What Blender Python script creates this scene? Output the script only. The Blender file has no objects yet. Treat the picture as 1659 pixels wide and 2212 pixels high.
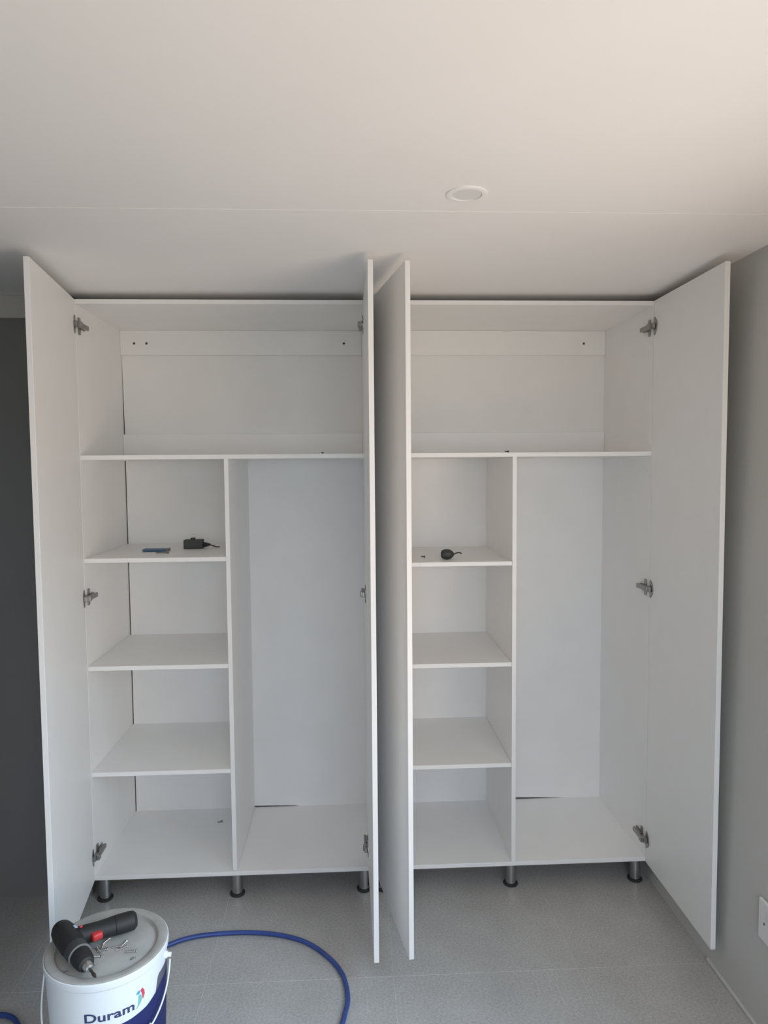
import bpy, bmesh, math, random
from mathutils import Vector, Matrix, Euler

random.seed(7)
S = bpy.context.scene
COL = S.collection

# ------------------------------------------------------------------ camera
CAM = Vector((-0.0823, -2.6179, 1.6371))
PITCH, YAW, ROLL, FPX = 0.0632, -0.0485, -0.0081, 1534.35      # radians; focal length in pixels of the 2212-pixel height
_x = Vector((math.cos(YAW), math.sin(YAW), 0)); _f = Vector((-math.sin(YAW), math.cos(YAW), 0)); _z = Vector((0, 0, 1))
fwd = math.cos(PITCH) * _f - math.sin(PITCH) * _z
up0 = math.sin(PITCH) * _f + math.cos(PITCH) * _z
right = math.cos(ROLL) * _x + math.sin(ROLL) * up0
up = -math.sin(ROLL) * _x + math.cos(ROLL) * up0
cam_data = bpy.data.cameras.new('camera')
cam = bpy.data.objects.new('camera', cam_data); COL.objects.link(cam)
cam.matrix_world = Matrix(((right.x, up.x, -fwd.x, CAM.x), (right.y, up.y, -fwd.y, CAM.y), (right.z, up.z, -fwd.z, CAM.z), (0, 0, 0, 1)))
cam_data.sensor_fit = 'VERTICAL'; cam_data.sensor_height = 24.0
cam_data.lens = 24.0 * FPX / 2212.0
cam_data.clip_start = 0.02
S.camera = cam

# ------------------------------------------------------------------ sky, sun, daylight, exposure
wd = bpy.data.worlds.new('sky'); S.world = wd; wd.use_nodes = True
bg = wd.node_tree.nodes['Background']; bg.inputs[0].default_value = (0.62, 0.78, 1.0, 1); bg.inputs[1].default_value = 0.3
# two glazed openings outside the frame: WIN in the right wall, WF, added for front fill, behind the camera
WIN = dict(y0=-2.75, y1=-1.25, z0=0.12, z1=2.10, x=1.096)
WF = dict(x0=-0.55, x1=0.95, z0=0.12, z1=2.10, y=-3.9)
def daylight(name, win, energy, color, tilt, off):
    d = bpy.data.lights.new(name, 'AREA'); d.shape = 'RECTANGLE'; d.energy = energy; d.color = color
    o = bpy.data.objects.new(name, d); COL.objects.link(o)
    zc, d.size_y = (win['z0'] + win['z1']) / 2, win['z1'] - win['z0'] - 0.1
    if 'x' in win:
        d.size = win['y1'] - win['y0'] - 0.1; o.location = (win['x'] + off, (win['y0'] + win['y1']) / 2, zc); v = Vector((-1, 0, tilt))
    else:
        d.size = win['x1'] - win['x0'] - 0.1; o.location = ((win['x0'] + win['x1']) / 2, win['y'] - off, zc); v = Vector((0, 1, tilt))
    o.rotation_euler = v.to_track_quat('-Z', 'Z').to_euler()
    return o
# on the right, cool light falls from the sky, warm light is thrown up by the sunlit ground
daylight('ground_daylight_right', WIN, 26.0, (0.97, 0.67, 0.45), 0.7, 0.01)
daylight('level_daylight_right', WIN, 16.5, (0.97, 1.0, 0.97), -0.1, 0.01)
daylight('fill_light_front', WF, 29.0, (0.97, 0.96, 0.88), -0.4, 0.01)  # added fill lamp from the front, lifts the wardrobe interiors
daylight('high_sky_daylight_right', WIN, 32.0, (0.40, 0.70, 0.98), -0.8, 0.0).data.spread = math.radians(100)
daylight('high_fill_light_front', WF, 12.0, (0.52, 0.69, 1.0), -0.6, 0.0).data.spread = math.radians(90)  # second added front fill, narrower and aimed down at the lower shelves
S.view_settings.view_transform = 'Standard'; S.view_settings.look = 'None'
S.view_settings.exposure = -0.04; S.view_settings.gamma = 1.0; S.view_settings.use_curve_mapping = False
S.cycles.max_bounces = 12; S.cycles.diffuse_bounces = 8; S.cycles.caustics_reflective = False; S.cycles.caustics_refractive = False
S.cycles.use_denoising = True

# ------------------------------------------------------------------ materials
def mat(name, col, rough=0.5, metal=0.0, noise=0.0, nscale=40.0, bump=0.0, bscale=200.0, spec=0.5, col2=None):
    m = bpy.data.materials.new(name); m.use_nodes = True
    nt = m.node_tree; b = nt.nodes['Principled BSDF']
    b.inputs['Base Color'].default_value = (*col, 1); b.inputs['Roughness'].default_value = rough
    b.inputs['Metallic'].default_value = metal; b.inputs['Specular IOR Level'].default_value = spec
    tc = nt.nodes.new('ShaderNodeTexCoord')
    if noise or col2:
        n = nt.nodes.new('ShaderNodeTexNoise'); n.inputs['Scale'].default_value = nscale; n.inputs['Detail'].default_value = 6
        nt.links.new(tc.outputs['Object'], n.inputs['Vector'])
        r = nt.nodes.new('ShaderNodeValToRGB'); r.color_ramp.elements[0].position = 0.35; r.color_ramp.elements[1].position = 0.65
        c2 = col2 or tuple(min(1, c * (1 + noise)) for c in col); c1 = col if col2 else tuple(c * (1 - noise) for c in col)
        r.color_ramp.elements[0].color = (*c1, 1); r.color_ramp.elements[1].color = (*c2, 1)
        nt.links.new(n.outputs['Fac'], r.inputs['Fac']); nt.links.new(r.outputs['Color'], b.inputs['Base Color'])
    if bump:
        n2 = nt.nodes.new('ShaderNodeTexNoise'); n2.inputs['Scale'].default_value = bscale
        nt.links.new(tc.outputs['Object'], n2.inputs['Vector'])
        bp = nt.nodes.new('ShaderNodeBump'); bp.inputs['Strength'].default_value = bump; bp.inputs['Distance'].default_value = 0.002
        nt.links.new(n2.outputs['Fac'], bp.inputs['Height']); nt.links.new(bp.outputs['Normal'], b.inputs['Normal'])
    return m

M = dict(
    melamine=mat('white_melamine', (0.88, 0.875, 0.865), 0.42, noise=0.01, nscale=8, bump=0.02, bscale=900),
    back=mat('white_hardboard', (0.86, 0.855, 0.845), 0.55, noise=0.015, nscale=6),
    ceil=mat('ceiling_paint', (0.89, 0.88, 0.875), 0.9, noise=0.01, nscale=3, bump=0.03, bscale=120),
    wall=mat('wall_paint', (0.55, 0.545, 0.52), 0.85, noise=0.015, nscale=4, bump=0.04, bscale=150),
    darkwall=mat('grey_paint', (0.22, 0.22, 0.22), 0.8, noise=0.02, nscale=5),
    skirt=mat('skirting_paint', (0.58, 0.58, 0.57), 0.5, noise=0.02, nscale=20),
    grout=mat('grout', (0.60, 0.60, 0.59), 0.9, noise=0.1, nscale=60),
    chrome=mat('brushed_steel', (0.46, 0.46, 0.47), 0.26, metal=1.0),
    nickel=mat('hinge_nickel', (0.34, 0.33, 0.32), 0.38, metal=1.0),
    blackp=mat('black_plastic', (0.017, 0.017, 0.018), 0.6, noise=0.15, nscale=80, bump=0.05),
    darkp=mat('charcoal_plastic', (0.045, 0.045, 0.047), 0.55, noise=0.1, nscale=60),
    greyp=mat('grey_plastic', (0.18, 0.18, 0.18), 0.5),
    rubber=mat('black_rubber', (0.03, 0.03, 0.03), 0.8),
    red=mat('red_plastic', (0.55, 0.04, 0.045), 0.45),
    bucket=mat('white_bucket_plastic', (0.84, 0.88, 0.91), 0.38, noise=0.01, nscale=10),
    lid=mat('dusty_lid_plastic', (0.40, 0.385, 0.36), 0.65, col2=(0.48, 0.465, 0.44), nscale=22),
    ink=mat('dark_blue_ink', (0.045, 0.055, 0.15), 0.5),
    blue=mat('blue_print', (0.05, 0.065, 0.27), 0.45),
    lilac=mat('grey_lilac', (0.27, 0.27, 0.33), 0.45),
    lred=mat('logo_red', (0.65, 0.07, 0.13), 0.45), lblue=mat('logo_blue', (0.06, 0.36, 0.62), 0.45), lteal=mat('logo_teal', (0.22, 0.55, 0.52), 0.45),
    hose=mat('blue_hose', (0.032, 0.07, 0.27), 0.4, noise=0.08, nscale=30),
    bluebox=mat('blue_plastic', (0.05, 0.12, 0.22), 0.4),
    screw=mat('zinc', (0.72, 0.72, 0.72), 0.28, metal=1.0),
    darkscrew=mat('dark_steel', (0.09, 0.07, 0.06), 0.5, metal=0.6),
    socket=mat('white_socket_plastic', (0.78, 0.78, 0.77), 0.4),
    sticker=mat('pale_blue_sticker', (0.45, 0.58, 0.68), 0.4),
    glass=mat('clear_glass', (1, 1, 1), 0.0), alu=mat('window_aluminium', (0.5, 0.5, 0.5), 0.4, metal=1.0),
    chip=mat('raw_chipboard', (0.24, 0.15, 0.09), 0.9, noise=0.3, nscale=150),
    lens=mat('frosted_diffuser', (0.78, 0.78, 0.78), 0.5), paving=mat('paving', (0.42, 0.38, 0.33), 0.9, noise=0.08, nscale=5),
)
ch_ = M['chrome'].node_tree.nodes['Principled BSDF']; ch_.inputs['Anisotropic'].default_value = 0.85
g = M['glass'].node_tree.nodes['Principled BSDF']; g.inputs['Transmission Weight'].default_value = 1.0; g.inputs['IOR'].default_value = 1.0

def floor_material():
    m = bpy.data.materials.new('speckled_floor_tile'); m.use_nodes = True
    nt = m.node_tree; b = nt.nodes['Principled BSDF']; L = nt.links
    tc = nt.nodes.new('ShaderNodeTexCoord')
    n1 = nt.nodes.new('ShaderNodeTexNoise'); n1.inputs['Scale'].default_value = 130; n1.inputs['Detail'].default_value = 3
    n2 = nt.nodes.new('ShaderNodeTexNoise'); n2.inputs['Scale'].default_value = 7; n2.inputs['Detail'].default_value = 5
    n3 = nt.nodes.new('ShaderNodeTexNoise'); n3.inputs['Scale'].default_value = 260; n3.inputs['Detail'].default_value = 2
    for n in (n1, n2, n3): L.new(tc.outputs['Object'], n.inputs['Vector'])
    r1 = nt.nodes.new('ShaderNodeValToRGB'); e = r1.color_ramp.elements
    e[0].position = 0.3; e[0].color = (0.42, 0.41, 0.395, 1); e[1].position = 0.7; e[1].color = (0.58, 0.57, 0.555, 1)
    L.new(n1.outputs['Fac'], r1.inputs['Fac'])
    r3 = nt.nodes.new('ShaderNodeValToRGB'); e = r3.color_ramp.elements
    e[0].position = 0.68; e[0].color = (0, 0, 0, 1); e[1].position = 0.74; e[1].color = (1, 1, 1, 1)
    L.new(n3.outputs['Fac'], r3.inputs['Fac'])
    mx = nt.nodes.new('ShaderNodeMix'); mx.data_type = 'RGBA'
    L.new(r3.outputs['Color'], mx.inputs[0]); L.new(r1.outputs['Color'], mx.inputs[6]); mx.inputs[7].default_value = (0.72, 0.71, 0.70, 1)
    mul = nt.nodes.new('ShaderNodeMix'); mul.data_type = 'RGBA'; mul.blend_type = 'MULTIPLY'; mul.inputs[0].default_value = 0.25
    L.new(mx.outputs[2], mul.inputs[6]); L.new(n2.outputs['Fac'], mul.inputs[7]); L.new(mul.outputs[2], b.inputs['Base Color'])
    b.inputs['Roughness'].default_value = 0.32
    return m
M['tile'] = floor_material()

# ------------------------------------------------------------------ helpers
def obj(name, bm, m, parent=None, loc=None, smooth=False):
    me = bpy.data.meshes.new(name); bm.normal_update(); bm.to_mesh(me); bm.free()
    if smooth:
        for p in me.polygons: p.use_smooth = True
        me.set_sharp_from_angle(angle=math.radians(32))
    me.materials.append(M[m] if isinstance(m, str) else m)
    o = bpy.data.objects.new(name, me); COL.objects.link(o)
    if parent: o.parent = parent
    if loc: o.location = loc
    return o

def empty(name, label, cat, loc=(0, 0, 0), rotz=0.0, group=None):
    o = bpy.data.objects.new(name, None); COL.objects.link(o); o.empty_display_size = 0.05
    o.location = loc; o.rotation_euler = (0, 0, rotz)
    tag(o, label, cat, group); return o

def tag(o, label, cat, group=None):
    o['label'] = label; o['category'] = cat
    if group: o['group'] = group
    return o

def struct(o, label=None):
    o['kind'] = 'structure'
    if label: o['label'] = label
    return o

def box(bm, x0, x1, y0, y1, z0, z1, bev=0.0, seg=1):
    vs = [bm.verts.new((x, y, z)) for z in (z0, z1) for y in (y0, y1) for x in (x0, x1)]
    fs = [bm.faces.new([vs[i] for i in q]) for q in ((0, 2, 3, 1), (4, 5, 7, 6), (0, 1, 5, 4), (2, 6, 7, 3), (0, 4, 6, 2), (1, 3, 7, 5))]
    if bev:
        es = list({e for f in fs for e in f.edges})
        bmesh.ops.bevel(bm, geom=es, offset=bev, segments=seg, affect='EDGES', profile=0.5)
    return bm

def boxes(*bs, bev=0.0, seg=1):
    bm = bmesh.new()
    for b in bs: box(bm, *b, bev=bev, seg=seg)
    return bm

def frame_of(d):
    d = Vector(d).normalized(); a = Vector((0, 0, 1)) if abs(d.z) < 0.9 else Vector((1, 0, 0))
    u = d.cross(a).normalized(); return d, u, d.cross(u).normalized()

def lathe(bm, prof, org=(0, 0, 0), axis=(0, 0, 1), seg=32, sx=1.0):
    """prof: (radius, distance along axis) list"""
    d, u, w = frame_of(axis); org = Vector(org); rings = []
    for r, t in prof:
        if r < 1e-6: rings.append([bm.verts.new(org + d * t)])
        else: rings.append([bm.verts.new(org + d * t + (u * math.cos(2 * math.pi * k / seg) * sx + w * math.sin(2 * math.pi * k / seg)) * r) for k in range(seg)])
    for a, b in zip(rings, rings[1:]):
        for k in range(seg):
            k2 = (k + 1) % seg
            if len(a) == 1 and len(b) == 1: continue
            if len(a) == 1: bm.faces.new((a[0], b[k], b[k2]))
            elif len(b) == 1: bm.faces.new((a[k], b[0], a[k2]))
            else: bm.faces.new((a[k], b[k], b[k2], a[k2]))
    for ring in (rings[0], rings[-1]):
        if len(ring) > 2: bm.faces.new(ring)
    bmesh.ops.recalc_face_normals(bm, faces=bm.faces)
    return bm

def tube(bm, pts, r, seg=12, sub=6):
    P = [Vector(p) for p in pts]; Q = []
    for i in range(len(P) - 1):                                     # Catmull-Rom
        p0, p1, p2, p3 = P[max(i - 1, 0)], P[i], P[i + 1], P[min(i + 2, len(P) - 1)]
        for k in range(sub):
            t = k / sub
            Q.append(0.5 * ((2 * p1) + (p2 - p0) * t + (2 * p0 - 5 * p1 + 4 * p2 - p3) * t * t + (3 * p1 - p0 - 3 * p2 + p3) * t ** 3))
    Q.append(P[-1]); rings = []; u = None
    for i, q in enumerate(Q):
        d = (Q[min(i + 1, len(Q) - 1)] - Q[max(i - 1, 0)]).normalized()
        if u is None: u = frame_of(d)[1]
        u = (u - d * u.dot(d)).normalized(); w = d.cross(u)
        rings.append([bm.verts.new(q + (u * math.cos(2 * math.pi * k / seg) + w * math.sin(2 * math.pi * k / seg)) * r) for k in range(seg)])
    for a, b in zip(rings, rings[1:]):
        for k in range(seg):
            k2 = (k + 1) % seg; bm.faces.new((a[k], b[k], b[k2], a[k2]))
    bm.faces.new(rings[0]); bm.faces.new(rings[-1])
    bmesh.ops.recalc_face_normals(bm, faces=bm.faces)
    return bm

def prism(bm, poly, axis, t0, t1):
    """extrude a 2-D polygon: axis 'y' takes (x,z) points, axis 'x' takes (y,z) points, axis 'z' takes (x,y) points"""
    f = {'y': lambda a, b, t: (a, t, b), 'x': lambda a, b, t: (t, a, b), 'z': lambda a, b, t: (a, b, t)}[axis]
    A = [bm.verts.new(f(a, b, t0)) for a, b in poly]; B = [bm.verts.new(f(a, b, t1)) for a, b in poly]
    bm.faces.new(A); bm.faces.new(B[::-1]); n = len(A)
    for i in range(n): bm.faces.new((A[i], B[i], B[(i + 1) % n], A[(i + 1) % n]))
    bmesh.ops.recalc_face_normals(bm, faces=bm.faces)
    return bm

# ------------------------------------------------------------------ the room
XW, XLW, YF, YN, ZC = WIN['x'], -1.46, 0.545, WF['y'], 2.270
T = 0.016
XFOOT, XHEAD = 1.087, 1.134                                          # the right wall leans a little: its inner face at the floor and at the ceiling
def xwall(z): return XFOOT + (XHEAD - XFOOT) * z / ZC
# floor: a grout bed and one object for each tile
fl = struct(obj('floor', boxes((XLW - 0.1, XW + 0.1, YN - 0.1, YF + 0.1, -0.05, -0.0006)), 'grout'), 'grey speckled tiled floor')
TX, TY, TS = -0.557, -0.433, 0.60
tile_me = None
xs = [TX + TS * i for i in range(-3, 5)]; ys = [TY + TS * j for j in range(-8, 4)]
for xa in xs:
    for ya in ys:
        x0, x1, y0, y1 = max(xa + 0.0007, XLW), min(xa + TS - 0.0007, XW), max(ya + 0.0007, YN), min(ya + TS - 0.0007, YF)
        if x1 - x0 < 0.01 or y1 - y0 < 0.01: continue
        full = abs(x1 - x0 - 0.5986) < 1e-6 and abs(y1 - y0 - 0.5986) < 1e-6
        if full and tile_me:
            o = bpy.data.objects.new('tile', tile_me); COL.objects.link(o); o.parent = fl
        else:
            o = obj('tile', boxes((0, x1 - x0, 0, y1 - y0, -0.008, 0.0), bev=0.0004), 'tile', fl)
            if full: tile_me = o.data
        o.location = (x0, y0, 0)
# ceiling: boards side by side with a thin cover bead over each joint
cl = struct(obj('ceiling', boxes((XLW - 0.1, XW + 0.1, YN - 0.1, YF + 0.1, ZC + 0.012, ZC + 0.06)), 'ceil'), 'white boarded ceiling')
seams = [-3.27, -2.07, -0.817, 0.328]
for y0, y1 in zip([YN] + seams, seams + [YF]):
    obj('ceiling_board', boxes((XLW, XW + 0.05, y0 + 0.0005, y1 - 0.0005, ZC, ZC + 0.012)), 'ceil', cl)
for y in seams[:3]:
    obj('joint_bead', boxes((XLW, XHEAD, y - 0.0045, y + 0.0045, ZC - 0.0011, ZC), bev=0.0005), 'ceil', cl)
w = WIN; rw = bmesh.new()
for y0, y1, z0, z1 in ((w['y1'], YF + 0.1, 0, ZC + 0.01), (YN - 0.1, w['y0'], 0, ZC + 0.01), (w['y0'], w['y1'], w['z1'], ZC + 0.01), (w['y0'], w['y1'], 0, w['z0'])):
    vs = [rw.verts.new((x, y, z)) for z in (z0, z1) for y in (y0, y1) for x in (xwall(z), XW + 0.1)]
    for q in ((0, 2, 3, 1), (4, 5, 7, 6), (0, 1, 5, 4), (2, 6, 7, 3), (0, 4, 6, 2), (1, 3, 7, 5)): rw.faces.new([vs[i] for i in q])
struct(obj('wall_right', rw, 'wall'), 'plain painted wall on the right')
struct(obj('wall_back', boxes((XLW, XW, YF, YF + 0.1, 0, ZC + 0.01)), 'wall'), 'wall behind the wardrobes')
struct(obj('wall_left', boxes((XLW - 0.1, XLW, YN - 0.1, YF + 0.1, 0, ZC + 0.01)), 'darkwall'), 'dark grey wall on the left')
nib = struct(obj('wall_alcove', boxes((XLW, -1.088, 0.075, YF, 0, ZC)), 'darkwall'), 'dark grey wall section beside the left wardrobe')
struct(obj('trim_1', boxes((XLW, -1.088, 0.060, 0.075, 2.188, ZC), bev=0.002), 'wall'), 'pale band under the ceiling on the dark wall section')
struct(obj('baseboard_right', boxes((XFOOT - 0.009, XFOOT + 0.001, YN, -0.42, 0, 0.011), bev=0.003, seg=2), 'skirt'), 'thin sealing bead along the foot of the right wall')
f = WF; fw = bmesh.new()
box(fw, XLW, f['x0'], YN - 0.1, YN, 0, ZC); box(fw, f['x1'], XW, YN - 0.1, YN, 0, ZC)
box(fw, f['x0'], f['x1'], YN - 0.1, YN, f['z1'], ZC); box(fw, f['x0'], f['x1'], YN - 0.1, YN, 0, f['z0'])
struct(obj('wall_front', fw, 'wall'), 'plain wall behind the camera')
def window(name, win, label):
    """aluminium frame and clear pane, built along u (y or x) and z, set back in the wall"""
    ud = ('y0', 'y1') if 'x' in win else ('x0', 'x1'); u0, u1, z0, z1 = win[ud[0]], win[ud[1]], win['z0'], win['z1']
    P = (lambda u0, u1, t0, t1, z0, z1: (win['x'] + t0, win['x'] + t1, u0, u1, z0, z1)) if 'x' in win else (lambda u0, u1, t0, t1, z0, z1: (u0, u1, win['y'] - t1, win['y'] - t0, z0, z1))
    fr = boxes(P(u0, u0 + .05, .045, .085, z0, z1), P(u1 - .05, u1, .045, .085, z0, z1), P(u0 + .05, u1 - .05, .045, .085, z0, z0 + .05), P(u0 + .05, u1 - .05, .045, .085, z1 - .05, z1), bev=0.002)
    o = struct(obj(name, fr, 'alu'), label)
    obj('pane', boxes(P(u0 + .045, u1 - .045, .062, .066, z0 + .045, z1 - .045)), 'glass', o)
window('window_1', WIN, 'aluminium framed glazed opening in the right wall')
window('fill_window', WF, 'added aluminium framed opening for front fill light, in the wall behind the camera')  # unseen opening, added to carry the front fill lamps
struct(obj('terrace', boxes((-6, 9, -12, YN - 0.1, -0.15, -0.03), (XW + 0.1, 9, YN - 0.1, 5, -0.15, -0.03)), 'paving'), 'paved ground outside the opening')

# ------------------------------------------------------------------ wardrobes
ZB, ZT, D = 0.100, 2.242, 0.510
ZM = 1.6874                                                          # top face of the long shelf
E1, E2 = -0.0057, -0.0045                                            # the seam between the two carcasses

def hinge(parent, side_x, s, z, dx=0.0):
    """a cabinet hinge: s=+1 on a panel whose inner face looks to +x, -1 the other way"""
    def X(a, b): return (side_x + min(s * a, s * b), side_x + max(s * a, s * b))
    h = bmesh.new()                                                   # the cranked arm
    box(h, *X(0.011, 0.020), 0.004, 0.078, z - 0.0085, z + 0.0085, bev=0.002)
    box(h, *X(0.006, 0.024), -0.014, 0.008, z - 0.011, z + 0.011, bev=0.003)
    h = obj('hinge', h, 'nickel', parent)
    pl = bmesh.new(); a0, a1 = X(0.0002, 0.004)
    prism(pl, [(0.022, z - 0.030), (0.038, z - 0.030), (0.040, z - 0.010), (0.084, z - 0.008), (0.084, z + 0.008), (0.040, z + 0.010), (0.038, z + 0.030), (0.022, z + 0.030)], 'x', a0, a1)
    a0, a1 = X(0.004, 0.011); box(pl, a0, a1, 0.026, 0.074, z - 0.007, z + 0.007, bev=0.001)
    obj('mounting_plate', pl, 'nickel', h)
    cp = bmesh.new(); a0, a1 = X(-0.0005 + dx, 0.003 + dx)
    prism(cp, [(-0.008, z - 0.031), (-0.014, z - 0.033), (-0.022, z - 0.026), (-0.032, z - 0.016), (-0.036, z), (-0.032, z + 0.016), (-0.022, z + 0.026), (-0.014, z + 0.033), (-0.008, z + 0.031)], 'x', a0, a1)
    a0, a1 = X(0.003 + dx, 0.014 + dx); box(cp, a0, a1, -0.026, -0.006, z - 0.010, z + 0.010, bev=0.002)
    obj('hinge_cup', cp, 'nickel', h)

def leg(parent, x, y, mesh=[None, None]):
    if mesh[0] is None:
        b = bmesh.new(); lathe(b, [(0.0205, 0.006), (0.0205, ZB - 0.004), (0.026, ZB - 0.004), (0.026, ZB)], seg=40)
        o = obj('leg', b, 'chrome', parent, (x, y, 0), smooth=True); mesh[0] = o.data
        b = bmesh.new(); lathe(b, [(0.027, 0.0), (0.0285, 0.002), (0.0285, 0.006), (0.0235, 0.009), (0.0207, 0.009)], seg=40)
        f = obj('foot', b, 'rubber', o, smooth=True); mesh[1] = f.data
    else:
        o = bpy.data.objects.new('leg', mesh[0]); COL.objects.link(o); o.parent = parent; o.location = (x, y, 0)
        f = bpy.data.objects.new('foot', mesh[1]); COL.objects.link(f); f.parent = o

def door(parent, x_in, thick, ang, width, y0=-0.003):
    """x_in: the hinge-side face that the width was measured on; thick: signed thickness; ang: how far the front end swings to +x"""
    o = obj('door', boxes((min(0, thick), max(0, thick), -width, 0, ZB, ZT), bev=0.001), 'melamine', parent, (x_in, y0, 0))
    o.rotation_euler = (0, 0, ang)
    return o

def wardrobe(label, x0, x1, xp, shelf_side, shelf_z, gap_left, rail_screws, name='wardrobe'):
    """x0, x1: inner faces of the side panels; xp: centre of the divider"""
    W = empty(name, label, 'wardrobe', ((x0 + x1) / 2, 0, 0), group=None)
    cx = (x0 + x1) / 2
    def add(nm, *bs, m='melamine', bev=0.0008):
        return obj(nm, boxes(*[(b[0] - cx, b[1] - cx, *b[2:]) for b in bs], bev=bev), m, W)
    add('side_panel', (x0 - T + 0.0004, x0, 0, D + 0.006, ZB, ZT)); add('side_panel', (x1, x1 + T - 0.0004, 0, D + 0.006, ZB, ZT))
    add('top_panel', (x0, x1, 0.0, D + 0.004, ZT - T, ZT)); add('bottom_panel', (x0, x1, 0.0, D + 0.004, ZB, ZB + T))
    add('long_shelf', (x0, x1, 0.001, D, ZM - T, ZM))
    add('divider', (xp - T / 2, xp + T / 2, 0.001, D, ZB + T + (0.004 if gap_left else 0.0), ZM - T))
    xa, xb = (x0, xp - T / 2)
    for z in shelf_z: add('shelf', (xa + 0.0005, xb - 0.0005, 0.003, D, z - T, z))
    # back panels: upper and lower board, a hairline short of the left side panel
    gl = 0.0045 if gap_left else 0.0
    b = bmesh.new()
    prism(b, [(x0 + gl * 0.2 - cx, ZT - T - 0.105), (x0 + gl * 1.3 - cx, ZM), (x1 - cx, ZM), (x1 - cx, ZT - T), (x0 - cx, ZT - T)], 'y', D, D + 0.003); obj('back_panel', b, 'back', W)
    zf = ZB + T; xg = xp + T / 2
    low = [(x0 + gl - cx, zf), (xg - cx, zf), (xg - cx, zf + (0.007 if gap_left else 0.013)), (xg + 0.18 - cx, zf + (0.003 if gap_left else 0.007)), (xg + (0.2 if gap_left else 0.36) - cx, zf), (x1 - cx, zf), (x1 - cx, ZM - T), (x0 + gl - cx, ZM - T)]
    b = bmesh.new(); prism(b, low, 'y', D, D + 0.003); obj('back_panel', b, 'back', W)
    r = add('rail', (x0 + 0.0005, x1 - 0.0005, D - T, D - 0.0005, ZT - T - 0.105, ZT - T - 0.0005))
    add('rail', (x0 + 0.0005, x1 - 0.0005, D - T, D - 0.0005, ZM + 0.0005, ZM + 0.098))
    for sx in rail_screws:
        b = bmesh.new(); lathe(b, [(0.0, 0.0025), (0.0035, 0.002), (0.0052, 0.0), (0.0030, -0.003)], (sx - cx, D - T, 2.171), (0, -1, 0), 12)
        obj('screw', b, 'darkscrew', r)
    for lx in (x0 + 0.02, xp, x1 - 0.02):
        for ly in (0.048, 0.44): leg(W, lx - cx, ly)
    return W, cx

XL_, XM_ = -1.05, -0.0217
wl, cl_ = wardrobe('left white wardrobe standing beside the dark wall, doors open, over the blue hose', XL_, XM_, -0.530, 'L', (1.3123, 0.9123, 0.5124), True, (-0.991, -0.939, -0.099))
d1 = door(wl, XL_ - cl_, -T, 0.1306, 0.517)
d2 = door(wl, -0.0257 - cl_, T, 0.0069, 0.503)
for z in (2.152, 1.168, 0.195): hinge(wl, XL_ - cl_, 1, z); hinge(wl, XM_ - cl_, -1, z, 0.004)
XR0, XR_ = 0.0115, 1.05
wr, cr_ = wardrobe('right white wardrobe standing beside the plain right wall, doors open', XR0, XR_, 0.533, 'L', (1.2806, 0.8955, 0.5047), False, (0.953,))
d3 = door(wr, 0.0 - cr_, T, 0.1755, 0.5035)
d4 = door(wr, XR_ - cr_, T, -0.0075, 0.506)
for z in (2.148, 1.170, 0.193): hinge(wr, XR0 - cr_, 1, z, 0.004); hinge(wr, XR_ - cr_, -1, z)

# ------------------------------------------------------------------ ceiling downlight
dl = empty('ceiling_downlight', 'small round white unlit downlight on the ceiling', 'light', (0.198, -0.933, ZC))
b = bmesh.new(); lathe(b, [(0.036, -0.001), (0.036, -0.0035), (0.043, -0.004), (0.0475, -0.0025), (0.048, 0.0)], seg=48); obj('trim_ring', b, 'ceil', dl, smooth=True)
b = bmesh.new(); lathe(b, [(0.0, -0.0015), (0.0362, -0.0012), (0.0362, -0.0002)], seg=48); obj('diffuser', b, 'lens', dl)

# ------------------------------------------------------------------ wall socket on the right
SOCK = (-0.761, 0.335)
so = empty('wall_socket', 'white socket plate low on the right wall at the photo edge', 'socket', (xwall(0.309), SOCK[0], SOCK[1]))
obj('faceplate', boxes((-0.011, 0.0, -0.061, 0.061, -0.060, 0.060), bev=0.004, seg=2), 'socket', so)
for y in (0.030, -0.030):
    b = bmesh.new(); lathe(b, [(0.0, -0.0004), (0.0035, 0.0), (0.0035, 0.002)], (-0.0125, y, -0.004), (1, 0, 0), 12); obj('screw', b, 'greyp', so)
obj('rocker', boxes((-0.015, -0.010, -0.012, 0.012, 0.010, 0.040), bev=0.0015), 'socket', so)

# ------------------------------------------------------------------ paint bucket
BX, BY, BH = -0.728, -0.800, 0.400
bk = empty('paint_bucket', 'white plastic paint bucket with a dusty lid on the floor', 'bucket', (BX, BY, 0))
def RB(z): return 0.134 + 0.0152 * min(max(z / 0.385, 0), 1)
b = bmesh.new(); lathe(b, [(0.0, 0.006), (0.126, 0.006), (0.130, 0.0), (0.134, 0.004)] + [(RB(z), z) for z in (0.03, 0.12, 0.24, 0.30, 0.345, 0.376)] + [(0.1525, 0.380), (0.1535, 0.388), (0.1530, 0.3965), (0.1508, 0.3985), (0.1502, 0.3950), (0.1492, 0.3900), (0.1460, 0.3830), (0.0, 0.3820)], seg=72)
obj('pail', b, 'bucket', bk, smooth=True)
b = bmesh.new()
lathe(b, [(0.0, 0.3925), (0.1165, 0.3925), (0.1195, 0.391), (0.1225, 0.3905), (0.1245, 0.393), (0.127, 0.3985), (0.130, 0.400), (0.1455, 0.4005), (0.1488, 0.3998), (0.1500, 0.3988), (0.1499, 0.3960), (0.1470, 0.3886), (0.0, 0.3886)], seg=96)
ld = obj('lid', b, 'lid', bk, smooth=True)
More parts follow.
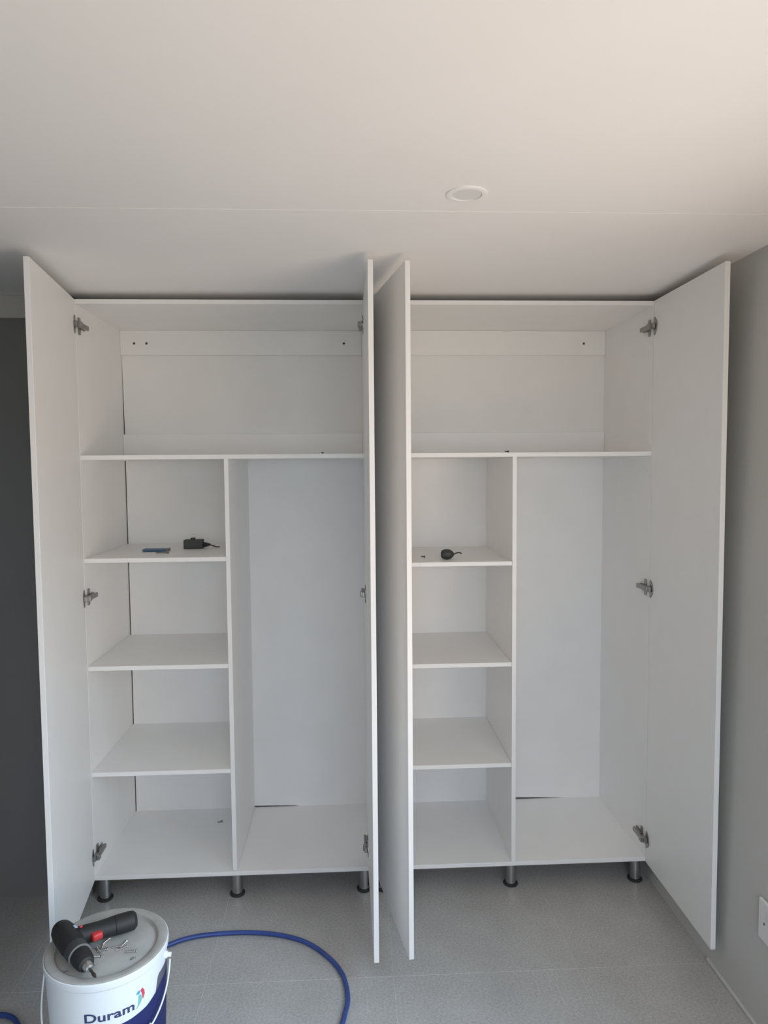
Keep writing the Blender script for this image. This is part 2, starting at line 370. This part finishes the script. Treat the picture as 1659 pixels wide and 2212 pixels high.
for x, y, a in ((-0.798 - BX, -0.895 - BY, 0.5), (-0.646 - BX, -0.855 - BY, 0.6)):
    b = bmesh.new(); lathe(b, [(0.0, 0.003), (0.004, 0.0026), (0.0075, 0.0)], seg=16); bmesh.ops.scale(b, vec=(1.0, 0.5, 1), verts=b.verts)
    o = obj('lid_vent', b, 'greyp', ld, (x, y, 0.3926 if a > 0.55 else 0.3926), smooth=True); o.rotation_euler = (0, 0, a)
def wrap(th, z, off): r = RB(z) + off; a = math.radians(th); return (r * math.cos(a), r * math.sin(a), z)
def band(name, ths, top, bot, m, off, n=5):
    bm = bmesh.new(); grid = []
    for th in ths:
        t, o_ = top(th), bot(th); grid.append([bm.verts.new(wrap(th, o_ + (t - o_) * k / n, off)) for k in range(n + 1)])
    for a, c in zip(grid, grid[1:]):
        for k in range(n): bm.faces.new((a[k], c[k], c[k + 1], a[k + 1]))
    bmesh.ops.solidify(bm, geom=bm.faces, thickness=0.0003)
    return obj(name, bm, m, bk, smooth=True)
def interp(pts):
    def f(t):
        for (a, va), (c, vc) in zip(pts, pts[1:]):
            if a <= t <= c: return va + (vc - va) * (t - a) / (c - a)
        return pts[0][1] if t < pts[0][0] else pts[-1][1]
    return f
edge = interp([(-130, 0.262), (-90, 0.272), (-50.8, 0.2792), (-42, 0.2825), (-33.5, 0.2866), (-26.1, 0.2928), (-21.4, 0.3003), (-18.2, 0.3332), (-16.2, 0.3531 - .012), (-6.6, 0.3435), (70, 0.344)])
low = interp([(-130, 0.262), (-90, 0.272), (-50.8, 0.2792), (-33.5, 0.2866), (-21.4, 0.3003), (-14, 0.311), (0, 0.318), (70, 0.318)])
band('blue_print', [t for t in range(-130, 71, 4)], low, lambda t: 0.10, 'blue', 0.0004)
band('lilac_area', [-21.4, -20, -18.2, -17, -16.2, -14, -11, -6.6, 0, 6, 14, 25, 40, 55, 70], edge, low, 'lilac', 0.0004, 3)  # greyish lilac area above the blue print
# lettering: DURAM wordmark wrapped round the pail, dark blue
cu = bpy.data.curves.new('wordmark', 'FONT'); cu.body = 'Duram'; cu.size = 1.0; cu.offset = 0.022; cu.resolution_u = 4; cu.space_character = 1.02
to = bpy.data.objects.new('wordmark_source', cu); COL.objects.link(to)
dg = bpy.context.evaluated_depsgraph_get(); tm = bpy.data.meshes.new_from_object(to.evaluated_get(dg))
bpy.data.objects.remove(to)
b = bmesh.new(); b.from_mesh(tm); bmesh.ops.triangulate(b, faces=b.faces)
x0 = min(v.co.x for v in b.verts); x1 = max(v.co.x for v in b.verts); zc = max(v.co.y for v in b.verts); zl = min(v.co.y for v in b.verts)
for v in b.verts:
    th = -93.4 + (v.co.x - x0) / (x1 - x0) * 45.9; z = 0.2992 + v.co.y / zc * 0.0225
    v.co = wrap(th, z, 0.0008)
for f in b.faces:
    if f.normal.dot(f.calc_center_median()) < 0: f.normal_flip()
lt = obj('wordmark', b, 'ink', bk)
def logo(name, pts, m):
    bm = bmesh.new(); vs = [bm.verts.new(wrap(th, z, 0.0008)) for th, z in pts]; f = bm.faces.new(vs); bmesh.ops.triangulate(bm, faces=[f])
    return obj(name, bm, m, bk)
logo('logo_petal', [(-41.25, .3383), (-39.14, .3446), (-36.8, .3352), (-36.3, .3241), (-38.53, .3123), (-39.05, .3252), (-39.97, .3331)], 'lred')
logo('logo_petal', [(-45.8, .3349), (-43.85, .3399), (-42.2, .3422), (-41.8, .3344), (-43.3, .3319)], 'lblue')
logo('logo_petal', [(-43.0, .3291), (-41.0, .3299), (-39.3, .3208), (-40.3, .3095), (-43.0, .3011), (-46.6, .2954), (-43.6, .3052), (-41.9, .3137), (-41.6, .3228)], 'lteal')
# bail: wire, ears and grip
def bail(t): s = abs(math.sin(math.radians(t))); r = 0.1605; z = 0.362 - 0.170 * s ** 0.576; return (r * math.cos(math.radians(t)), r * math.sin(math.radians(t)), z)
ts = [-179.5, -178, -174, -168, -160, -150, -138, -125, -110, -90, -70, -55, -42, -30, -20, -12, -6, -2, -0.5]
b = bmesh.new(); tube(b, [bail(t) for t in ts], 0.0022, 8, 4); hd = obj('bail_handle', b, 'bucket', bk, smooth=True)
b = bmesh.new(); tube(b, [bail(t) for t in (-138, -125, -110, -90, -70, -55, -42, -33)], 0.0075, 12, 4); obj('grip', b, 'bucket', hd, smooth=True)
for sgn in (1, -1):
    b = bmesh.new(); lathe(b, [(0.009, 0.0), (0.009, 0.006), (0.006, 0.0075), (0.006, 0.016), (0.0, 0.016)], (sgn * 0.1475, 0, 0.362), (sgn, 0, 0), 20); obj('ear', b, 'bucket', bk, smooth=False)

# ------------------------------------------------------------------ cordless drill lying on the lid
LZ = 0.3925
dr = empty('cordless_drill', 'compact black cordless drill lying on the bucket lid', 'drill', (-0.826, -0.812, LZ + 0.0342), math.radians(-48.7)); dr.rotation_euler.y = math.radians(3.0)
b = bmesh.new(); lathe(b, [(0, -.056), (.012, -.0545), (.021, -.049), (.0265, -.038), (.0295, -.02), (.030, 0), (.030, .035), (.0285, .050), (.0265, .056), (0.02, .056)], (0, 0, 0), (1, 0, 0), 32)
hs = obj('motor_housing', b, 'blackp', dr, smooth=True)
b = bmesh.new(); lathe(b, [(.0265, .056), (.0285, .058), (.0285, .082), (.0278, .084)], (0, 0, 0), (1, 0, 0), 32); co = obj('torque_collar', b, 'darkp', dr, smooth=True)
b = bmesh.new(); lathe(b, [(.0282, .084), (.0287, .0845), (.0287, .0865), (.026, .087)], (0, 0, 0), (1, 0, 0), 32); obj('collar_ring', b, 'greyp', co, smooth=True)
b = bmesh.new(); lathe(b, [(.0245, .087), (.0245, .103), (.0225, .118), (.0185, .128), (.0125, .131)], (0, 0, 0), (1, 0, 0), 32); ch = obj('chuck', b, 'blackp', dr, smooth=True)
b = bmesh.new(); lathe(b, [(.0125, .129), (.0125, .136), (.0085, .146), (.004, .147)], (0, 0, 0), (1, 0, 0), 24); obj('chuck_nose', b, 'screw', ch, smooth=True)
b = bmesh.new(); lathe(b, [(.0033, .143), (.0033, .166), (.0042, .168), (.0042, .176), (.0015, .184), (0, .184)], (0, 0, 0), (1, 0, 0), 10); obj('driver_bit', b, 'darkscrew', dr)
hdv = Vector((0.25, 0.968, 0.0)).normalized()
def hprof(L): return hdv * L
b = bmesh.new(); lathe(b, [(0.0, 0.0), (.025, .012), (.0235, .035), (.0225, .075), (.0235, .100), (.0245, .112), (.0245, .116)], (0.004, 0, -0.003), hdv, 28, 1.0)
hn = obj('handle', b, 'blackp', dr, smooth=True)
b = bmesh.new(); lathe(b, [(.0247, .117), (.0252, .125), (.0252, .152), (.0235, .164), (.017, .171), (0, .174)], (0.004, 0, -0.003), hdv, 28); obj('battery', b, 'blackp', dr, smooth=True)
o = obj('trigger', boxes((0.026, 0.054, 0.046, 0.074, -0.010, 0.010), bev=0.006, seg=3), 'red', dr, smooth=True); o['label'] = 'red trigger'
o = obj('direction_switch', boxes((0.012, 0.019, 0.026, 0.034, 0.0215, 0.0275), bev=0.002), 'red', dr)
o = obj('sticker', boxes((0.000, 0.013, 0.006, 0.015, 0.0276, 0.0290), bev=0.0004), 'sticker', dr); o.rotation_euler = (math.radians(-20), 0, 0)
o.location = (0, 0, 0.0022)

# ------------------------------------------------------------------ loose screws on the lid
def screw_mesh():
    b = bmesh.new(); L = 0.028
    prof = [(0.0, 0.0), (0.0012, 0.003)]
    for k in range(9): t = 0.004 + k * 0.0022; prof += [(0.0012, t), (0.0021, t + 0.0011)]
    prof += [(0.0017, 0.0245), (0.0040, 0.0275), (0.0040, L), (0.0, L)]
    lathe(b, prof, (0, 0, 0), (1, 0, 0), 10); return b
sc0 = obj('screw', screw_mesh(), 'screw')
spots = [((-0.7415, -0.800), 70, 4, 'silver screw touching the drill handle, top one of the small heap on the lid'),
         ((-0.738, -0.818), 95, 10, 'upright-looking bright silver screw in the heap beside the red trigger'),
         ((-0.748, -0.826), 20, 2, 'silver screw half under the red trigger of the drill'),
         ((-0.733, -0.834), 128, 2, 'silver screw lowest in the heap beside the red trigger'),
         ((-0.715, -0.813), 10, 2, 'silver screw just right of the heap on the lid'),
         ((-0.697, -0.826), 40, 3, 'dark-threaded screw lying tilted in the middle of the lid'),
         ((-0.690, -0.815), 75, 3, 'silver screw crossing another in the middle of the lid'),
         ((-0.672, -0.834), 12, 2, 'silver screw lying level towards the right rim of the lid'),
         ((-0.732, -0.880), 130, 2, 'lone silver screw beside the drill chuck'),
         ((-0.757, -0.846), 5, 2, 'silver screw between the chuck and the red trigger')]
for i, ((x, y), a, t, lab) in enumerate(spots):
    o = sc0 if i == 0 else sc0.copy()
    if i: COL.objects.link(o)
    o.location = (x, y, LZ + 0.0041); o.rotation_euler = (0, math.radians(t), math.radians(a))
    tag(o, lab, 'screw', 'loose screws on the bucket lid')

# ------------------------------------------------------------------ blue hose on the floor
hp = [(-.30, -1.15), (-.20, -.85), (-.135, -.68), (-.112, -.585), (-.105, -.517), (-.122, -.425), (-.169, -.342), (-.250, -.261), (-.350, -.216), (-.465, -.197), (-.593, -.201), (-.669, -.219), (-.727, -.251),
      (-.86, -.33), (-.935, -.44), (-.945, -.58), (-.945, -.78), (-1.03, -.95), (-1.22, -.95), (-1.30, -.80), (-1.28, -.64), (-1.22, -.555), (-1.146, -.534), (-1.08, -.573), (-1.02, -.68), (-.98, -.86), (-1.0, -1.1), (-1.1, -1.3)]
R0 = 0.0075
b = bmesh.new(); tube(b, [(x, y, R0 + (0.016 if i in (24,) else 0.008 if i in (23, 25) else 0)) for i, (x, y) in enumerate(hp)], R0, 14, 8)
tag(obj('air_hose', b, 'hose', smooth=True), 'blue hose looping over the floor from behind the bucket', 'hose')

# ------------------------------------------------------------------ small things left on the shelves
Z1 = 1.3123
pa = empty('power_adapter', 'black box adapter with a short cord lying on the left wardrobe shelf', 'adapter', (-0.716, 0.300, Z1 + 0.0006), 0.06)
b = boxes((-0.040, 0.036, -0.024, 0.024, 0.0, 0.036), bev=0.003, seg=2)
obj('body', b, 'darkp', pa)
obj('knob', boxes((-0.014, 0.004, -0.010, 0.010, 0.0355, 0.043), bev=0.002), 'darkp', pa)
b = bmesh.new(); lathe(b, [(0.010, 0.0), (0.010, 0.010), (0.007, 0.020), (0.004, 0.030)], (0.034, 0, 0.014), (1, 0, -0.02), 14); obj('strain_relief', b, 'rubber', pa, smooth=True)
b = bmesh.new(); tube(b, [(0.060, 0, 0.0135), (0.074, 0.0, 0.009), (0.086, 0.002, 0.0042), (0.100, 0.006, 0.003)], 0.0026, 8); obj('cord', b, 'darkscrew', pa, smooth=True)
tb = empty('flat_case', 'flat blue plastic case lying on the left wardrobe shelf', 'case', (-0.846, 0.215, Z1), 0.0)
obj('body', boxes((-0.047, 0.047, -0.024, 0.024, 0.0, 0.010), bev=0.002, seg=2), 'bluebox', tb)
obj('end_cap', boxes((-0.0485, -0.042, -0.0245, 0.0245, -0.0, 0.0105), bev=0.001), 'greyp', tb); obj('end_cap', boxes((0.042, 0.0485, -0.0245, 0.0245, 0.0, 0.0105), bev=0.001), 'greyp', tb)
b = bmesh.new(); lathe(b, [(0.0, 0.0), (0.003, 0.001), (0.003, 0.040), (0.0045, 0.041), (0.0045, 0.048), (0.0, 0.048)], (-0.826, 0.130, Z1 + 0.0046), (1, 0.12, 0), 10)
tag(obj('driver_bit', b, 'greyp'), 'thin grey driver bit in front of the flat blue case', 'driver bit')
Z2 = 1.2806
pg = empty('plug', 'dark grey rounded plug with a short cord on the right wardrobe shelf', 'plug', (0.292, 0.085, Z2), -0.15)
b = bmesh.new(); lathe(b, [(0.0, -0.026), (0.009, -0.0255), (0.0155, -0.021), (0.0188, -0.012), (0.0196, -0.002), (0.0186, 0.008), (0.0145, 0.017), (0.008, 0.0225), (0.0042, 0.026), (0.0, 0.026)], (0, 0, 0.0197), (1, 0.0, 0.0), 24)
obj('plug_body', b, 'darkp', pg, smooth=True)
b = bmesh.new(); tube(b, [(0.022, 0, 0.0195), (0.032, 0.004, 0.023), (0.042, 0.012, 0.025), (0.054, 0.018, 0.021)], 0.0026, 8); obj('cord', b, 'darkscrew', pg, smooth=True)
def chip(name, label, cat, x, y, z, L, a, m='darkscrew'):
    b = bmesh.new(); lathe(b, [(0.0, 0.0), (0.0018, 0.001), (0.0018, L * 0.7), (0.0035, L * 0.72), (0.0035, L), (0, L)], (0, 0, 0), (1, 0, 0), 10)
    o = obj(name, b, m); o.location = (x, y, z + 0.0036); o.rotation_euler = (0, 0, a); return tag(o, label, cat)
chip('shelf_pin', 'tiny dark pin on the right wardrobe shelf left of the rounded plug', 'pin', 0.196, 0.150, Z2, 0.016, 0.1)
chip('shelf_pin', 'tiny dark pin on the front edge of the right long shelf above the divider', 'pin', 0.497, 0.010, ZM, 0.016, 0.2)
chip('shelf_pin', 'tiny dark pin on the front of the left long shelf', 'pin', -0.186, 0.010, ZM, 0.010, 0.2)
chip('shelf_pin', 'grey pin lying on the floor panel inside the left wardrobe', 'pin', -0.664, 0.376, ZB + T, 0.022, 0.5, 'greyp')
